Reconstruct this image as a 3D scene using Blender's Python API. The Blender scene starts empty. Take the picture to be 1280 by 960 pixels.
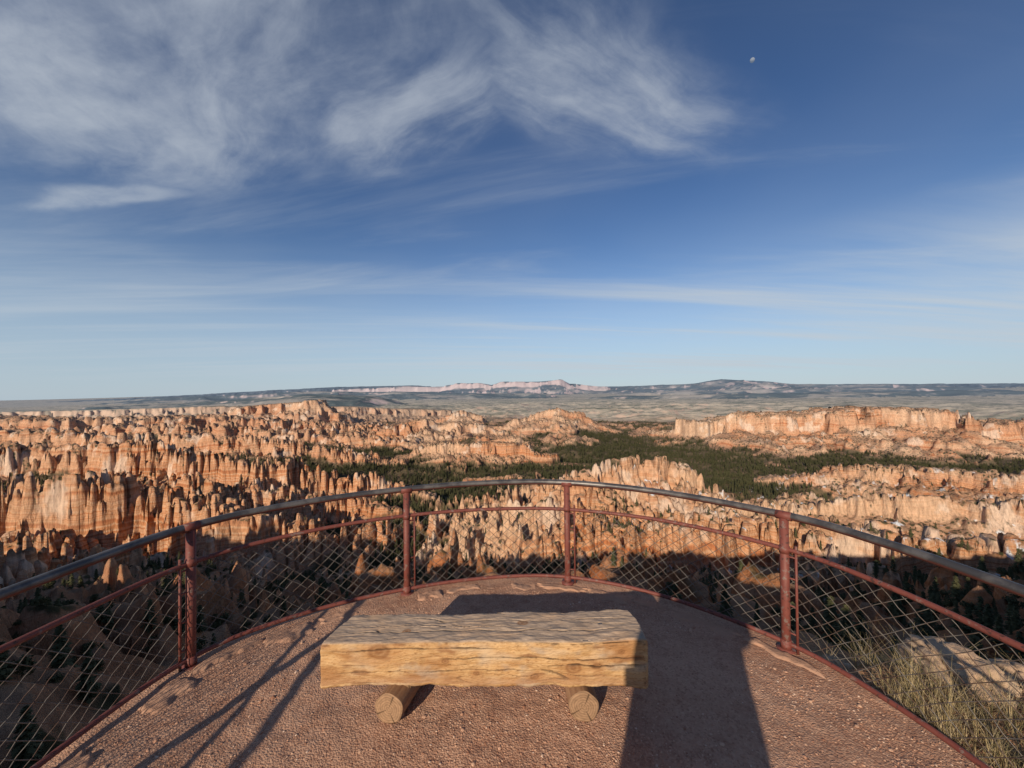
import bpy, math, random, time, bmesh
import numpy as np
from mathutils import Vector, Matrix
T0=time.time()
rng=np.random.default_rng(7); random.seed(7)
scene=bpy.context.scene
# ---------------------------------------------------------------- helpers
def smooth(a,b,x):
    t=np.clip((x-a)/(b-a),0,1); return t*t*(3-2*t)
_ang=np.linspace(0,2*np.pi,256,endpoint=False)
GX=np.cos(_ang).astype(np.float32); GY=np.sin(_ang).astype(np.float32)
def ihash(xi,yi,seed):
    h=(xi.astype(np.uint32)*np.uint32(374761393))^(yi.astype(np.uint32)*np.uint32(668265263))^np.uint32((seed*2246822519+97)&0xffffffff)
    h=(h^(h>>np.uint32(13)))*np.uint32(1274126177)
    h=h^(h>>np.uint32(16)); h=h*np.uint32(2654435761)
    return h^(h>>np.uint32(15))
def perlin(x,y,seed=0):
    xf=np.floor(x); yf=np.floor(y)
    xi=xf.astype(np.int64); yi=yf.astype(np.int64)
    fx=(x-xf).astype(np.float32); fy=(y-yf).astype(np.float32)
    u=fx*fx*fx*(fx*(fx*6-15)+10); v=fy*fy*fy*(fy*(fy*6-15)+10)
    def g(dx,dy):
        k=(ihash(xi+dx,yi+dy,seed)&np.uint32(255)).astype(np.int64)
        return GX[k]*(fx-dx)+GY[k]*(fy-dy)
    a=g(0,0); b=g(1,0); c=g(0,1); d=g(1,1)
    return ((a+u*(b-a))*(1-v)+(c+u*(d-c))*v)*1.5
def fbm(x,y,lam,oct=4,seed=0,gain=.5):
    s=0; a=1; n=0
    for i in range(oct):
        s=s+a*perlin(x/lam+i*17.3,y/lam-i*9.1,seed+i); n+=a; a*=gain; lam/=2.03
    return s/n
def ridged(x,y,lam,oct=3,seed=0):
    s=0;a=1;n=0
    for i in range(oct):
        s=s+a*(1-np.abs(perlin(x/lam+i*7.3,y/lam+i*3.1,seed+i))*1.6); n+=a; a*=.5; lam/=2.1
    return np.clip(s/n,0,1)
def worley(x,y,seed=0):
    xf=np.floor(x); yf=np.floor(y); xi=xf.astype(np.int64); yi=yf.astype(np.int64)
    fx=(x-xf).astype(np.float32); fy=(y-yf).astype(np.float32)
    f1=np.full(x.shape,9,np.float32); f2=np.full(x.shape,9,np.float32); r=np.zeros(x.shape,np.float32)
    for dx in(-1,0,1):
        for dy in(-1,0,1):
            h=ihash(xi+dx,yi+dy,seed)
            px=dx+(h&np.uint32(1023)).astype(np.float32)/1023-fx
            py=dy+((h>>np.uint32(10))&np.uint32(1023)).astype(np.float32)/1023-fy
            d=np.sqrt(px*px+py*py)
            rr=((h>>np.uint32(20))&np.uint32(1023)).astype(np.float32)/1023
            c=d<f1
            f2=np.where(c,f1,np.minimum(f2,d)); r=np.where(c,rr,r); f1=np.where(c,d,f1)
    return f1,f2,r
def make_mesh(name,V,F=None,quads=None,smooth_shade=True):
    me=bpy.data.meshes.new(name)
    V=np.asarray(V,np.float32)
    if quads is not None:
        q=np.asarray(quads,np.int32); n=len(q); k=q.shape[1]
        me.vertices.add(len(V)); me.vertices.foreach_set('co',V.ravel())
        me.loops.add(n*k); me.loops.foreach_set('vertex_index',q.ravel())
        me.polygons.add(n); me.polygons.foreach_set('loop_start',np.arange(0,n*k,k,dtype=np.int32))
        me.polygons.foreach_set('use_smooth',np.full(n,smooth_shade))
        me.update(calc_edges=True)
    else:
        me.from_pydata([tuple(v) for v in V],[],F); me.update()
        me.polygons.foreach_set('use_smooth',np.full(len(me.polygons),smooth_shade))
    return me
def add_obj(name,me,mat=None,parent=None,link=True):
    o=bpy.data.objects.new(name,me)
    if link: scene.collection.objects.link(o)
    if mat: me.materials.append(mat)
    if parent: o.parent=parent
    return o
def fattr(me,name,a):
    at=me.attributes.new(name,'FLOAT','POINT'); at.data.foreach_set('value',np.asarray(a,np.float32))
def cattr(me,name,c):
    at=me.attributes.new(name,'FLOAT_COLOR','POINT')
    c=np.asarray(c,np.float32); c=np.concatenate([c,np.ones((len(c),1),np.float32)],1)
    at.data.foreach_set('color',c.ravel())
class NT:
    def __init__(s,name):
        s.m=bpy.data.materials.new(name); s.m.use_nodes=True; s.t=s.m.node_tree; s.n=s.t.nodes; s.l=s.t.links
        s.b=s.n['Principled BSDF']; s.b.inputs['Roughness'].default_value=.9
        s.b.inputs['Specular IOR Level'].default_value=.2
    def node(s,k,**kw):
        n=s.n.new(k)
        for a,v in kw.items(): setattr(n,a,v)
        return n
    def put(s,inp,v):
        if isinstance(v,bpy.types.NodeSocket): s.l.new(v,inp)
        else: inp.default_value=v
    def noise(s,vec,scale,detail=5,rough=.55,dist=0,dim='3D',out='Fac'):
        n=s.node('ShaderNodeTexNoise',noise_dimensions=dim)
        n.inputs['Scale'].default_value=scale; n.inputs['Detail'].default_value=detail
        n.inputs['Roughness'].default_value=rough; n.inputs['Distortion'].default_value=dist
        if dim=='1D': s.put(n.inputs['W'],vec)
        else: s.put(n.inputs['Vector'],vec)
        return n.outputs[out]
    def ramp(s,fac,stops):
        n=s.node('ShaderNodeValToRGB'); e=n.color_ramp.elements
        while len(e)<len(stops): e.new(.5)
        for i,(p,c) in enumerate(stops):
            e[i].position=p; e[i].color=(c[0],c[1],c[2],1) if hasattr(c,'__len__') else (c,c,c,1)
        s.put(n.inputs[0],fac); return n.outputs[0]
    def mix(s,f,a,b,mode='MIX'):
        n=s.node('ShaderNodeMix',data_type='RGBA',blend_type=mode)
        s.put(n.inputs[0],f)
        for i,v in((6,a),(7,b)):
            if isinstance(v,(tuple,list)): v=(v[0],v[1],v[2],1)
            s.put(n.inputs[i],v)
        return n.outputs[2]
    def math(s,op,a,b=0,c=0,clamp=False):
        n=s.node('ShaderNodeMath',operation=op,use_clamp=clamp)
        s.put(n.inputs[0],a); s.put(n.inputs[1],b); s.put(n.inputs[2],c); return n.outputs[0]
    def mr(s,v,a,b,c=0,d=1):
        n=s.node('ShaderNodeMapRange'); n.interpolation_type='SMOOTHSTEP'
        s.put(n.inputs[0],v)
        for i,q in enumerate((a,b,c,d)): n.inputs[i+1].default_value=q
        return n.outputs[0]
    def attr(s,name,out='Fac'):
        n=s.node('ShaderNodeAttribute',attribute_name=name); return n.outputs[out]
    def vscale(s,v,sc):
        n=s.node('ShaderNodeMapping'); s.put(n.inputs['Vector'],v); n.inputs['Scale'].default_value=sc; return n.outputs[0]
    def bump(s,h,strength=.5,dist=1.0,normal=None):
        n=s.node('ShaderNodeBump'); n.inputs['Strength'].default_value=strength; n.inputs['Distance'].default_value=dist
        s.put(n.inputs['Height'],h)
        if normal is not None: s.put(n.inputs['Normal'],normal)
        return n.outputs[0]
    def pos(s): return s.node('ShaderNodeNewGeometry').outputs['Position']
    def sep(s,v):
        n=s.node('ShaderNodeSeparateXYZ'); s.put(n.inputs[0],v); return n.outputs
    def obj(s): return s.node('ShaderNodeTexCoord').outputs['Object']

# ---------------------------------------------------------------- sun / world / camera
SUN_AZ=math.radians(24.5); SUN_EL=math.radians(21)
trav=Vector((math.sin(SUN_AZ)*math.cos(SUN_EL),math.cos(SUN_AZ)*math.cos(SUN_EL),-math.sin(SUN_EL)))
ld=bpy.data.lights.new('sun','SUN'); ld.energy=5.0; ld.angle=math.radians(.53); ld.color=(1,.84,.64)
so=bpy.data.objects.new('sun',ld); so.rotation_euler=trav.to_track_quat('-Z','Y').to_euler(); so.location=(-20,-40,30); scene.collection.objects.link(so)

w=bpy.data.worlds.new('World'); scene.world=w; w.use_nodes=True
nt=w.node_tree; N=nt.nodes; Lk=nt.links
for n in list(N): N.remove(n)
class WT(NT):
    def __init__(s): s.t=nt; s.n=N; s.l=Lk
W=WT()
sky=N.new('ShaderNodeTexSky'); sky.sky_type='NISHITA'; sky.sun_disc=False
sky.sun_elevation=SUN_EL; sky.sun_rotation=math.atan2(-trav.x,-trav.y); sky.altitude=2500; sky.air_density=1.0; sky.dust_density=.6; sky.ozone_density=1.5
tc=N.new('ShaderNodeTexCoord').outputs['Generated']
X,Y,Z=W.sep(tc)
zz=W.math('MAXIMUM',Z,.012)
zz=W.math('ADD',zz,.06)
cx=W.math('DIVIDE',X,zz); cy=W.math('DIVIDE',Y,zz)
cv=N.new('ShaderNodeCombineXYZ'); Lk.new(cx,cv.inputs[0]); Lk.new(cy,cv.inputs[1])
wn_=W.noise(cv.outputs[0],1.0,4,.5,.2,out='Color')
vs=N.new('ShaderNodeVectorMath'); vs.operation='SUBTRACT'; Lk.new(wn_,vs.inputs[0]); vs.inputs[1].default_value=(.5,.5,.5)
vm=N.new('ShaderNodeVectorMath'); vm.operation='MULTIPLY_ADD'; Lk.new(vs.outputs[0],vm.inputs[0]); vm.inputs[1].default_value=(.6,.6,0); Lk.new(cv.outputs[0],vm.inputs[2])
def mapn(loc,rot,sc,src=None):
    m1=N.new('ShaderNodeMapping'); m1.inputs['Rotation'].default_value=(0,0,math.radians(rot))
    Lk.new(src or cv.outputs[0],m1.inputs[0])
    m=N.new('ShaderNodeMapping'); m.inputs['Location'].default_value=loc; m.inputs['Scale'].default_value=sc
    Lk.new(m1.outputs[0],m.inputs[0]); return m.outputs[0]
def blob(x0,y0,rx,ry,rot):
    m=N.new('ShaderNodeMapping'); m.vector_type='TEXTURE'
    m.inputs['Location'].default_value=(x0,y0,0); m.inputs['Rotation'].default_value=(0,0,math.radians(rot)); m.inputs['Scale'].default_value=(rx,ry,1)
    Lk.new(vm.outputs[0],m.inputs[0])
    l=N.new('ShaderNodeVectorMath'); l.operation='LENGTH'; Lk.new(m.outputs[0],l.inputs[0])
    return W.mr(l.outputs['Value'],1.0,0,0,1)
big=W.noise(mapn((.4,2.2,0),0,(1,1,1)),.75,3,.5,.2)
feL=W.noise(mapn((3.1,1.7,0),38,(.6,2.0,1),vm.outputs[0]),1.8,14,.60,.15)
feR=W.noise(mapn((9.1,4.7,0),-35,(.7,2.0,1),vm.outputs[0]),2.3,14,.62,.15)
puff=W.noise(cv.outputs[0],5.5,12,.66,.2)
b1=blob(-.95,.98,1.5,.85,-24); b2=blob(.28,1.16,.85,.42,32); b3=blob(-1.75,1.62,.55,.15,-8); b4=blob(-.35,1.25,.75,.48,-35)
bankL=W.math('MAXIMUM',b1,b4)
def wisps(bank,fe,lo,hi,amt):
    f=W.math('ADD',W.math('MULTIPLY',fe,.74),W.math('MULTIPLY',puff,.26))
    a=W.mr(W.math('ADD',f,W.math('MULTIPLY',bank,.15)),lo,hi,0,1)
    return W.math('MULTIPLY',W.math('MULTIPLY',a,W.mr(bank,0,.7,0,1)),amt)
c1=W.math('MAXIMUM',wisps(bankL,feL,.44,.82,.58),W.math('MAXIMUM',wisps(b2,feR,.42,.80,.66),wisps(b3,feL,.34,.70,.5)))
soft=W.math('MULTIPLY',W.mr(W.math('MAXIMUM',bankL,b2),0,1,0,.20),W.mr(feL,.3,.7,.4,1))
st=W.noise(mapn((5.3,0.6,0),-6,(.10,.60,1)),1.0,10,.60,.4)
stb=W.noise(mapn((2.3,7.6,0),-9,(.16,1.5,1)),1.0,10,.62,.4)
low=W.math('MULTIPLY',W.mr(Z,.015,.05,0,1),W.mr(Z,.34,.16,0,1))
rightw=W.mr(X,-.5,.35,.5,1)
c2=W.math('MULTIPLY',W.math('MULTIPLY',W.mr(W.math('ADD',W.math('MULTIPLY',st,.55),W.math('MULTIPLY',stb,.45)),.43,.61,0,1),low),rightw)
st2=W.noise(mapn((1.3,4.6,0),8,(.35,1.4,1)),1.0,10,.6,.6)
c3=W.math('MULTIPLY',W.mr(st2,.44,.8,0,1),W.mr(Z,.1,.3,0,.40))
veil=W.math('MULTIPLY',W.mr(big,.35,.75,0,1),.07)
cl=W.math('ADD',W.math('ADD',c1,soft),W.math('ADD',W.math('MULTIPLY',c2,.78),W.math('ADD',veil,c3)),clamp=True)
tint=W.mix(W.mr(Z,0,.6,0,1),(.98,1.06,1.12),(.60,.78,1.0))
skyc=W.mix(1.0,sky.outputs[0],tint,'MULTIPLY')
skyc=W.mix(W.mr(Z,.34,-.02,0,.85),skyc,(4.3,5.3,6.3))
cloudc=W.mix(W.mr(Z,.1,.6,0,1),(5.5,6.1,6.7),(4.3,4.8,5.6))
skym=W.mix(cl,skyc,cloudc)
bg=N.new('ShaderNodeBackground'); Lk.new(skym,bg.inputs[0]); bg.inputs[1].default_value=.096
out=N.new('ShaderNodeOutputWorld'); Lk.new(bg.outputs[0],out.inputs[0])

cam=bpy.data.cameras.new('camera'); cam.sensor_width=36; cam.lens=481/1280*36; cam.clip_start=.02; cam.clip_end=200000
co=bpy.data.objects.new('camera',cam); scene.collection.objects.link(co); scene.camera=co
CAMH=1.75
co.matrix_world=Matrix.Translation((0,0,CAMH))@Matrix.Rotation(math.radians(90.7),4,'X')@Matrix.Rotation(math.radians(-.6),4,'Z')
scene.view_settings.view_transform='Standard'; scene.view_settings.look='None'; scene.view_settings.exposure=0

# ---------------------------------------------------------------- terrain
def polydist(x,y,pts):
    best=np.full(x.shape,1e9,np.float32); zz=np.zeros(x.shape,np.float32)
    for (x0,y0,z0),(x1,y1,z1) in zip(pts[:-1],pts[1:]):
        dx=x1-x0; dy=y1-y0; L=dx*dx+dy*dy
        t=np.clip(((x-x0)*dx+(y-y0)*dy)/L,0,1)
        d=np.hypot(x-x0-t*dx,y-y0-t*dy)
        c=d<best; zz=np.where(c,z0+t*(z1-z0),zz); best=np.where(c,d,best)
    return best,zz
RIDGES=[
 ([(-31,370,-152),(8,400,-122),(91,440,-82),(150,450,-72),(205,442,-90),(256,425,-118)],4,18,9,.50),
 ([(60,360,-128),(95,350,-113),(175,322,-108),(256,305,-104),(326,290,-106),(400,262,-106),(560,215,-100)],12,34,6,.55),
 ([(150,450,-78),(190,520,-106),(240,600,-146),(250,680,-175)],4,14,10,.45),
 ([(91,440,-86),(70,520,-120),(30,600,-160)],3,12,9,.45),
 ([(300,560,-168),(380,580,-158),(470,600,-165)],4,14,9,.45),
 ([(500,760,-180),(560,745,-158),(629,720,-145),(721,680,-144),(865,650,-146),(1100,600,-138)],10,20,12,.36),
 ([(400,560,-160),(470,520,-144),(560,480,-136),(700,430,-128)],6,22,10,.45),
 ([(760,1540,-128),(874,1490,-94),(1048,1470,-100),(1309,1470,-80),(1600,1440,-90),(1640,1430,-125),(1800,1380,-128),(2400,1250,-128)],60,58,18,.32),
 ([(800,1350,-150),(820,1230,-172),(800,1120,-190)],5,10,14,.4),
 ([(1150,1350,-150),(1180,1200,-170),(1150,1080,-188)],5,10,14,.4),
 ([(-170,1820,-215),(0,1900,-146),(120,1900,-114),(198,1900,-90),(330,1900,-114),(400,1860,-160),(520,1840,-205)],8,28,18,.33),
 ([(-520,2600,-195),(-324,2600,-132),(-200,2650,-190)],15,34,26,.33),
 ([(-270,1090,-158),(-180,1080,-138),(-60,1080,-142),(40,1060,-146),(110,1040,-172)],8,28,14,.42),
 ([(-100,800,-186),(-10,790,-176),(70,800,-186)],4,10,9,.45),
 ([(-560,1560,-150),(-380,1600,-118),(-200,1620,-134),(-60,1640,-170)],14,30,18,.36),
 ([(-120,1420,-196),(-40,1380,-176),(60,1370,-180),(130,1350,-200)],8,18,14,.42),
 ([(250,2300,-215),(420,2250,-200),(600,2300,-215)],10,16,20,.3),
 ([(-760,430,-82),(-559,425,-86),(-506,430,-84),(-445,430,-90),(-358,425,-102),(-270,420,-120),(-200,430,-140),(-150,440,-158)],9,58,12,.42),
 ([(-420,340,-126),(-330,330,-128),(-260,345,-140)],5,26,10,.5),
 ([(-1100,700,-74),(-844,705,-90),(-650,690,-84),(-500,700,-104),(-360,720,-132),(-230,700,-158),(-150,690,-176)],9,50,14,.38),
 ([(-480,560,-118),(-380,560,-128),(-250,570,-146),(-180,560,-165)],6,30,12,.45),
 ([(-1500,1100,-88),(-1180,1050,-96),(-900,1000,-100),(-640,1020,-112),(-420,1010,-144),(-300,1000,-175)],10,42,18,.32),
 ([(-1500,1400,-106),(-1000,1450,-124),(-620,1380,-146),(-380,1350,-172),(-200,1300,-190)],12,32,22,.32),
 ([(-2900,1800,-86),(-1929,1650,-98),(-1500,1900,-108),(-1000,1900,-140),(-500,1900,-180)],40,46,30,.26),
 ([(-1900,2500,-150),(-1760,2520,-96),(-1500,2550,-76),(-1247,2500,-56),(-1150,2500,-140)],40,46,30,.35),
 ([(-4200,3200,-150),(-2600,3300,-124),(-1500,3400,-140),(-700,3600,-190)],80,44,60,.2),
 ([(-420,215,-94),(-292,222,-92),(-228,222,-88),(-170,232,-104)],7,38,6,.6),
 ([(-250,190,-96),(-190,200,-98),(-150,215,-106)],4,26,6,.6),
 ([(-165,330,-154),(-135,325,-144),(-120,330,-158)],3,18,6,.6),
 ([(-140,120,-60),(-100,128,-64),(-70,140,-76)],3,20,5,.7),
 ([(-260,150,-70),(-200,150,-74),(-170,165,-90)],4,26,6,.6),
 ([(130,150,-72),(170,140,-66),(230,120,-60)],4,18,7,.6),
]
FAR=[
 ([(-13800,31000,100),(-9000,31000,250),(-5200,31000,220),(-4000,30500,480),(-2200,30500,450),(-1200,30400,300),(-600,30200,560),(1500,30000,520),(3600,29500,680),(4200,29500,330),(7000,30000,120)],250,360,420,.17),
 ([(9000,29000,60),(13500,28500,240),(15500,28000,560),(17500,28000,360),(21000,28000,120),(28000,27000,20)],400,200,900,.12),
 ([(-50000,42000,-900),(-36000,42000,-380),(-27000,42000,60),(-19000,42000,380),(-11000,42000,460)],500,160,1600,.12),
 ([(5000,42000,60),(20000,42000,200),(35000,42000,80),(60000,40000,-20)],800,200,2000,.1),
 ([(-9500,9000,-330),(-6500,9500,-200),(-4400,9000,-80),(-3600,9000,-150),(-2800,9200,-330)],150,60,300,.16),
 ([(-16000,17000,-260),(-9000,18000,-40),(-3000,17500,-130),(1000,17000,-260)],200,120,500,.14),
 ([(3000,14000,-330),(8000,13500,-260),(14000,13500,-240),(22000,13000,-250)],120,90,400,.22),
 ([(6000,21000,-280),(14000,20500,-150),(24000,20000,-170)],150,120,500,.2),
]
VALLEYS=[[(-70,430,0),(-120,700,0),(-90,930,0),(60,1180,0)],[(560,760,0),(480,1000,0),(520,1350,0),(300,1750,0)],[(260,820,0),(480,900,0)],[(60,1180,0),(480,1150,0)],[(-500,880,0),(-90,880,0)],[(900,1050,0),(1300,1000,0)],[(-1300,870,0),(-500,880,0)],[(-1300,1250,0),(-500,1200,0)]]
def terrain(x,y,full=True):
    x=np.asarray(x,np.float64); y=np.asarray(y,np.float64)
    R=np.hypot(x,y)
    bt=x/np.maximum(y,1)
    d1=np.hypot(x,y-np.clip(y,-8,1.0))-2.36
    d2=y+5+4*perlin(x/22,x*0+.3,5)+np.clip(np.abs(x)-3,0,400)*.02
    d3=np.hypot((x-2.85),(y-np.clip(y,-6,2.1)))-.85-.25*perlin(x/.9,y/.9,77)
    d=np.maximum(np.minimum(np.minimum(d1,d2),d3),0)
    n25=fbm(x,y,38,5,11)
    rg=ridged(x,y,42,4,21)
    slope=-.30-d*(.51+.42*np.exp(-d/9))+n25*np.minimum(d*.2,13)+(rg-.62)*np.minimum(d*.40,38)
    nf1,nf2,nrr=worley(x/7+.5*perlin(x/9,y/9,17),y/8,31)
    nm=smooth(.55,.80,rg)*smooth(14,50,d)
    slope=slope-nm*np.minimum(d*.12,11)*((1-smooth(.03,.3,nf2-nf1))*.8+.6*nrr)
    slope=slope+.04*fbm(x,y,.5,3,91)*smooth(0,.3,d+.2)+.25*fbm(x,y,2.6,4,93)*smooth(1,8,d)
    slope=np.where(d2<=0,np.minimum(slope+.22*smooth(0,-1.5,d2)+.0,-.06+0*d2),slope)
    floor=np.interp(R,[0,300,900,2000,3000,4500,15000,60000,90000],[-172,-176,-200,-212,-260,-345,-410,-430,-450])
    floor=floor-520*smooth(-.45,-1.35,bt)*smooth(14000,50000,R)
    und=smooth(250,900,R)
    floor=floor+fbm(x,y,420,4,31)*36*und*(1-.6*smooth(3000,6000,R))+fbm(x,y,70,4,41)*11*smooth(150,400,R)
    left=smooth(-.2,-1.1,bt)*smooth(350,1100,R)*smooth(5500,2500,R)
    floor=floor+left*44
    plains=smooth(2900,4600,R)
    floor=floor+plains*(ridged(x,y,1900,4,51)-.55)*170*smooth(16000,5000,R)
    k=10.0
    base=np.where(y>-100,np.maximum(slope,floor)+k*.25*np.clip(1-np.abs(slope-floor)/k,0,1)**2,slope)
    wa=np.minimum(R*.035,24)
    wx=x+wa*fbm(x,y,130,3,61)*1.6; wy=y+wa*fbm(x,y,130,3,71)*1.6
    n_g=ridged(x,y,46,3,81); n_g2=ridged(x,y,120,3,85)
    gscale=smooth(900,1500,R)
    gul=(n_g*(1-gscale)+n_g2*gscale)
    h=base.copy(); crestn=fbm(x,y,55,4,95)
    for pts,wt,ch,cw,sl in RIDGES:
        dd,z0=polydist(wx,wy,pts)
        de=np.maximum(dd*(1.46-.95*gul)-(gul-.6)*12*(1+gscale),0)
        hh=z0+crestn*8-ch*smooth(wt,wt+cw,de)-sl*np.maximum(de-wt-cw,0)
        hh=hh+2.2*np.sin(hh/5.0)
        h=np.maximum(h,hh)
    rel0=h-base
    vd=np.full(x.shape,1e9)
    for pts in VALLEYS:
        q,_=polydist(wx,wy,pts); vd=np.minimum(vd,q)
    rng_=smooth(270,380,R)*smooth(2700,2000,R)
    M=smooth(-.14,-.40,bt+.14*fbm(x,y,160,2,101))*rng_
    G=smooth(.04,.30,fbm(x,y,260,3,105))*smooth(60,150,vd)*smooth(380,520,R)*smooth(2900,2300,R)*smooth(40,90,y-60)*(1-.4*smooth(.3,.8,bt))
    fins=ridged(wx*1.0,wy*.75,150,4,111)
    fins=smooth(.54,.90,fins)
    lo=M*(1-.96*smooth(-.16,.20,fbm(x,y,300,2,107)))*smooth(30,120,vd)
    fld=np.maximum(lo*(42+20*fbm(x,y,200,2,121)),G*24)*fins
    h=h+fld*smooth(60,10,rel0)
    rel=np.clip(h-base,0,60)
    f1,f2,r=worley(x/9.4+.9*perlin(x/19,y/19,7),y/12.5+.6*perlin(x/16,y/16,9),131)
    g1,g2,rr=worley(x/23+.5*perlin(x/50,y/50,8),y/28,141)
    mixc=smooth(800,1500,R)
    crev=smooth(.04,.34,f2-f1)*(1-mixc)+smooth(.03,.30,g2-g1)*mixc
    rnd=r*(1-mixc)+rr*mixc
    act=smooth(9,24,rel)*smooth(3300,2600,R)
    patch=smooth(-.3,.15,fbm(x,y,75,3,133))
    strength=(.16+.58*M*(.30+.70*patch)+.16*patch)*np.minimum(rel,50)
    cut=np.clip((1-crev)*.85+rnd**1.3*.75*crev+(f1**2)*.4*(1-mixc),0,1.05)
    h=h-act*strength*cut
    h=h+act*.8*np.sin(h/1.6+r*6)*smooth(1200,500,R)
    h=h+fbm(x,y,9,4,151)*1.3*smooth(60,200,R)*smooth(2500,900,R)
    far=np.zeros_like(h)
    sel=R>5500
    if sel.any():
        xs=x[sel]; ys=y[sel]; hb=h[sel]; gg=ridged(xs,ys,2600,4,161)
        ax=xs+900*fbm(xs,ys,4000,3,171); ay=ys+900*fbm(xs,ys,4000,3,181)
        fr=np.zeros_like(hb)
        for pts,wt,ch,cw,sl in FAR:
            dd,z0=polydist(ax,ay,pts)
            sc=wt/350
            de=np.maximum(dd*(1.3-.6*gg)-(gg-.6)*700*sc,0)
            hh=z0-ch*smooth(wt,wt+cw,de)-sl*np.maximum(de-wt-cw,0)+60*fbm(xs,ys,1500,3,191)
            fr=np.where(hh>hb,1,fr); hb=np.maximum(hb,hh)
        h[sel]=hb; far[sel]=fr
    if not full: return h
    nv=fbm(x,y,95,4,201)
    veg=smooth(20,5,rel)*smooth(-.16,.20,nv+.54*smooth(250,60,vd)-.01)
    veg=veg*smooth(60,200,d)
    veg=veg*(1-.75*plains)
    veg=np.maximum(veg,.9*left*smooth(-.15,.15,nv)*smooth(30,12,rel))
    return h,veg,M,rel,far,plains,cut*act,d
def grid_terrain():
    dense=np.radians(np.arange(-60,60.01,.098))
    coarse=np.radians(np.arange(60,300,2.0))[1:]
    az=np.concatenate([dense,coarse])
    rs=[1.0]
    while rs[-1]<95000:
        r=rs[-1]
        if r<60: st=max(.05,.011*r)
        elif r<250: st=.008*r
        elif r<3200: st=.0044*r
        elif r<14000: st=.009*r
        else: st=.012*r
        rs.append(r+st)
    rs=np.array(rs)
    A,RR=np.meshgrid(az,rs)
    x=(np.sin(A)*RR).ravel(); y=(np.cos(A)*RR).ravel()
    res=terrain(x,y)
    na=len(az); nr=len(rs)
    print('terrain verts',na*nr,time.time()-T0)
    V=np.stack([x,y,res[0]],1)
    i=np.arange(nr-1)[:,None]*na; j=np.arange(na)[None,:]; j2=(j+1)%na
    q=np.stack([i+j,i+j2,i+na+j2,i+na+j],-1).reshape(-1,4)[:, ::-1]
    me=make_mesh('canyon_terrain',V,quads=q)
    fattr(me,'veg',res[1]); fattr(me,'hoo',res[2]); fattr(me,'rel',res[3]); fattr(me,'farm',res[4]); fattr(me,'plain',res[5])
    fattr(me,'painted_haze',1-np.exp(-np.hypot(x,y)/16000))
    return me
m=NT('canyon_rock'); p=m.pos(); px_,py_,pz_=m.sep(p)
nrm=m.node('ShaderNodeNewGeometry').outputs['Normal']; nz=m.sep(nrm)[2]
wob=m.noise(p,.012,4,.5)
zz=m.math('ADD',pz_,m.math('MULTIPLY',wob,38))
strata=m.noise(zz,.13,6,.75,dim='1D')
rock=m.ramp(strata,[(.0,(.27,.085,.038)),(.36,(.41,.148,.062)),(.47,(.53,.235,.105)),(.55,(.64,.40,.25)),(.62,(.45,.175,.075)),(.80,(.72,.54,.40))])
bign=m.noise(p,.005,4,.55)
pale=m.math('MULTIPLY',m.mr(bign,.40,.60,0,.72),m.mr(m.attr('hoo'),0,.8,1,.35))
rock=m.mix(pale,rock,(.66,.46,.31))
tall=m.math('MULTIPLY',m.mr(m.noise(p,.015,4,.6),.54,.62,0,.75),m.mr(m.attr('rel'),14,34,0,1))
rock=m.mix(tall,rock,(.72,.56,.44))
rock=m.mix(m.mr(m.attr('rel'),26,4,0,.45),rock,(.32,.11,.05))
fine=m.noise(m.vscale(p,(1,1,.25)),.35,6,.65)
rock=m.mix(1.0,rock,m.ramp(fine,[(.25,.50),(.55,1.0),(.8,1.25)]),'MULTIPLY')
soil=m.mix(m.noise(p,.05,6,.65),(.30,.14,.07),(.54,.36,.235))
flat=m.mr(nz,.72,.93,0,1)
col=m.mix(m.math('MULTIPLY',flat,.7),rock,soil)
vor=m.node('ShaderNodeTexVoronoi'); m.put(vor.inputs['Vector'],p); vor.inputs['Scale'].default_value=.17
spk=m.mr(vor.outputs['Distance'],.50,.28,0,1)
spk=m.math('MULTIPLY',spk,m.mr(m.noise(p,.02,3,.5),.34,.50,0,1))
spk=m.math('MULTIPLY',spk,m.mr(nz,.55,.8,0,1))
col=m.mix(m.math('MULTIPLY',spk,.9),col,(.055,.06,.028))
veg=m.attr('veg')
vg=m.mix(m.noise(p,.12,5,.7),(.035,.04,.02),(.18,.13,.07))
col=m.mix(m.mr(m.math('ADD',veg,m.math('MULTIPLY',m.math('SUBTRACT',m.noise(p,.04,5,.7),.5),.9)),.25,.85,0,.9),col,vg)
pv=m.vscale(p,(.00045,.0016,.001))
pn=m.noise(pv,1.0,9,.74)
plc=m.ramp(pn,[(.30,(.11,.12,.075)),(.40,(.30,.27,.19)),(.48,(.64,.54,.40)),(.54,(.42,.37,.27)),(.60,(.15,.155,.10)),(.68,(.74,.62,.48))])
pv2=m.noise(m.vscale(p,(.003,.006,.01)),1.0,6,.7)
plc=m.mix(m.mr(pv2,.51,.60,0,.7),plc,(.09,.105,.065))
plc=m.mix(m.mr(nz,.99,.93,0,.8),plc,(.64,.44,.32))
col=m.mix(m.attr('plain'),col,plc)
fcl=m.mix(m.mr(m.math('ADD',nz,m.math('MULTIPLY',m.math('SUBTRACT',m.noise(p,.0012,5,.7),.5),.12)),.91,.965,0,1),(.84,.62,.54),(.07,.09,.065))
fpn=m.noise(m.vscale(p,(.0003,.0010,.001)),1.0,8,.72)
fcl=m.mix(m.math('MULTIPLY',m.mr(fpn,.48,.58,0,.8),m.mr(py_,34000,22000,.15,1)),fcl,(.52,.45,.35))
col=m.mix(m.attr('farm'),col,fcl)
hzc=m.mix(m.attr('farm'),(.33,.39,.47),(.20,.28,.42))
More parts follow.
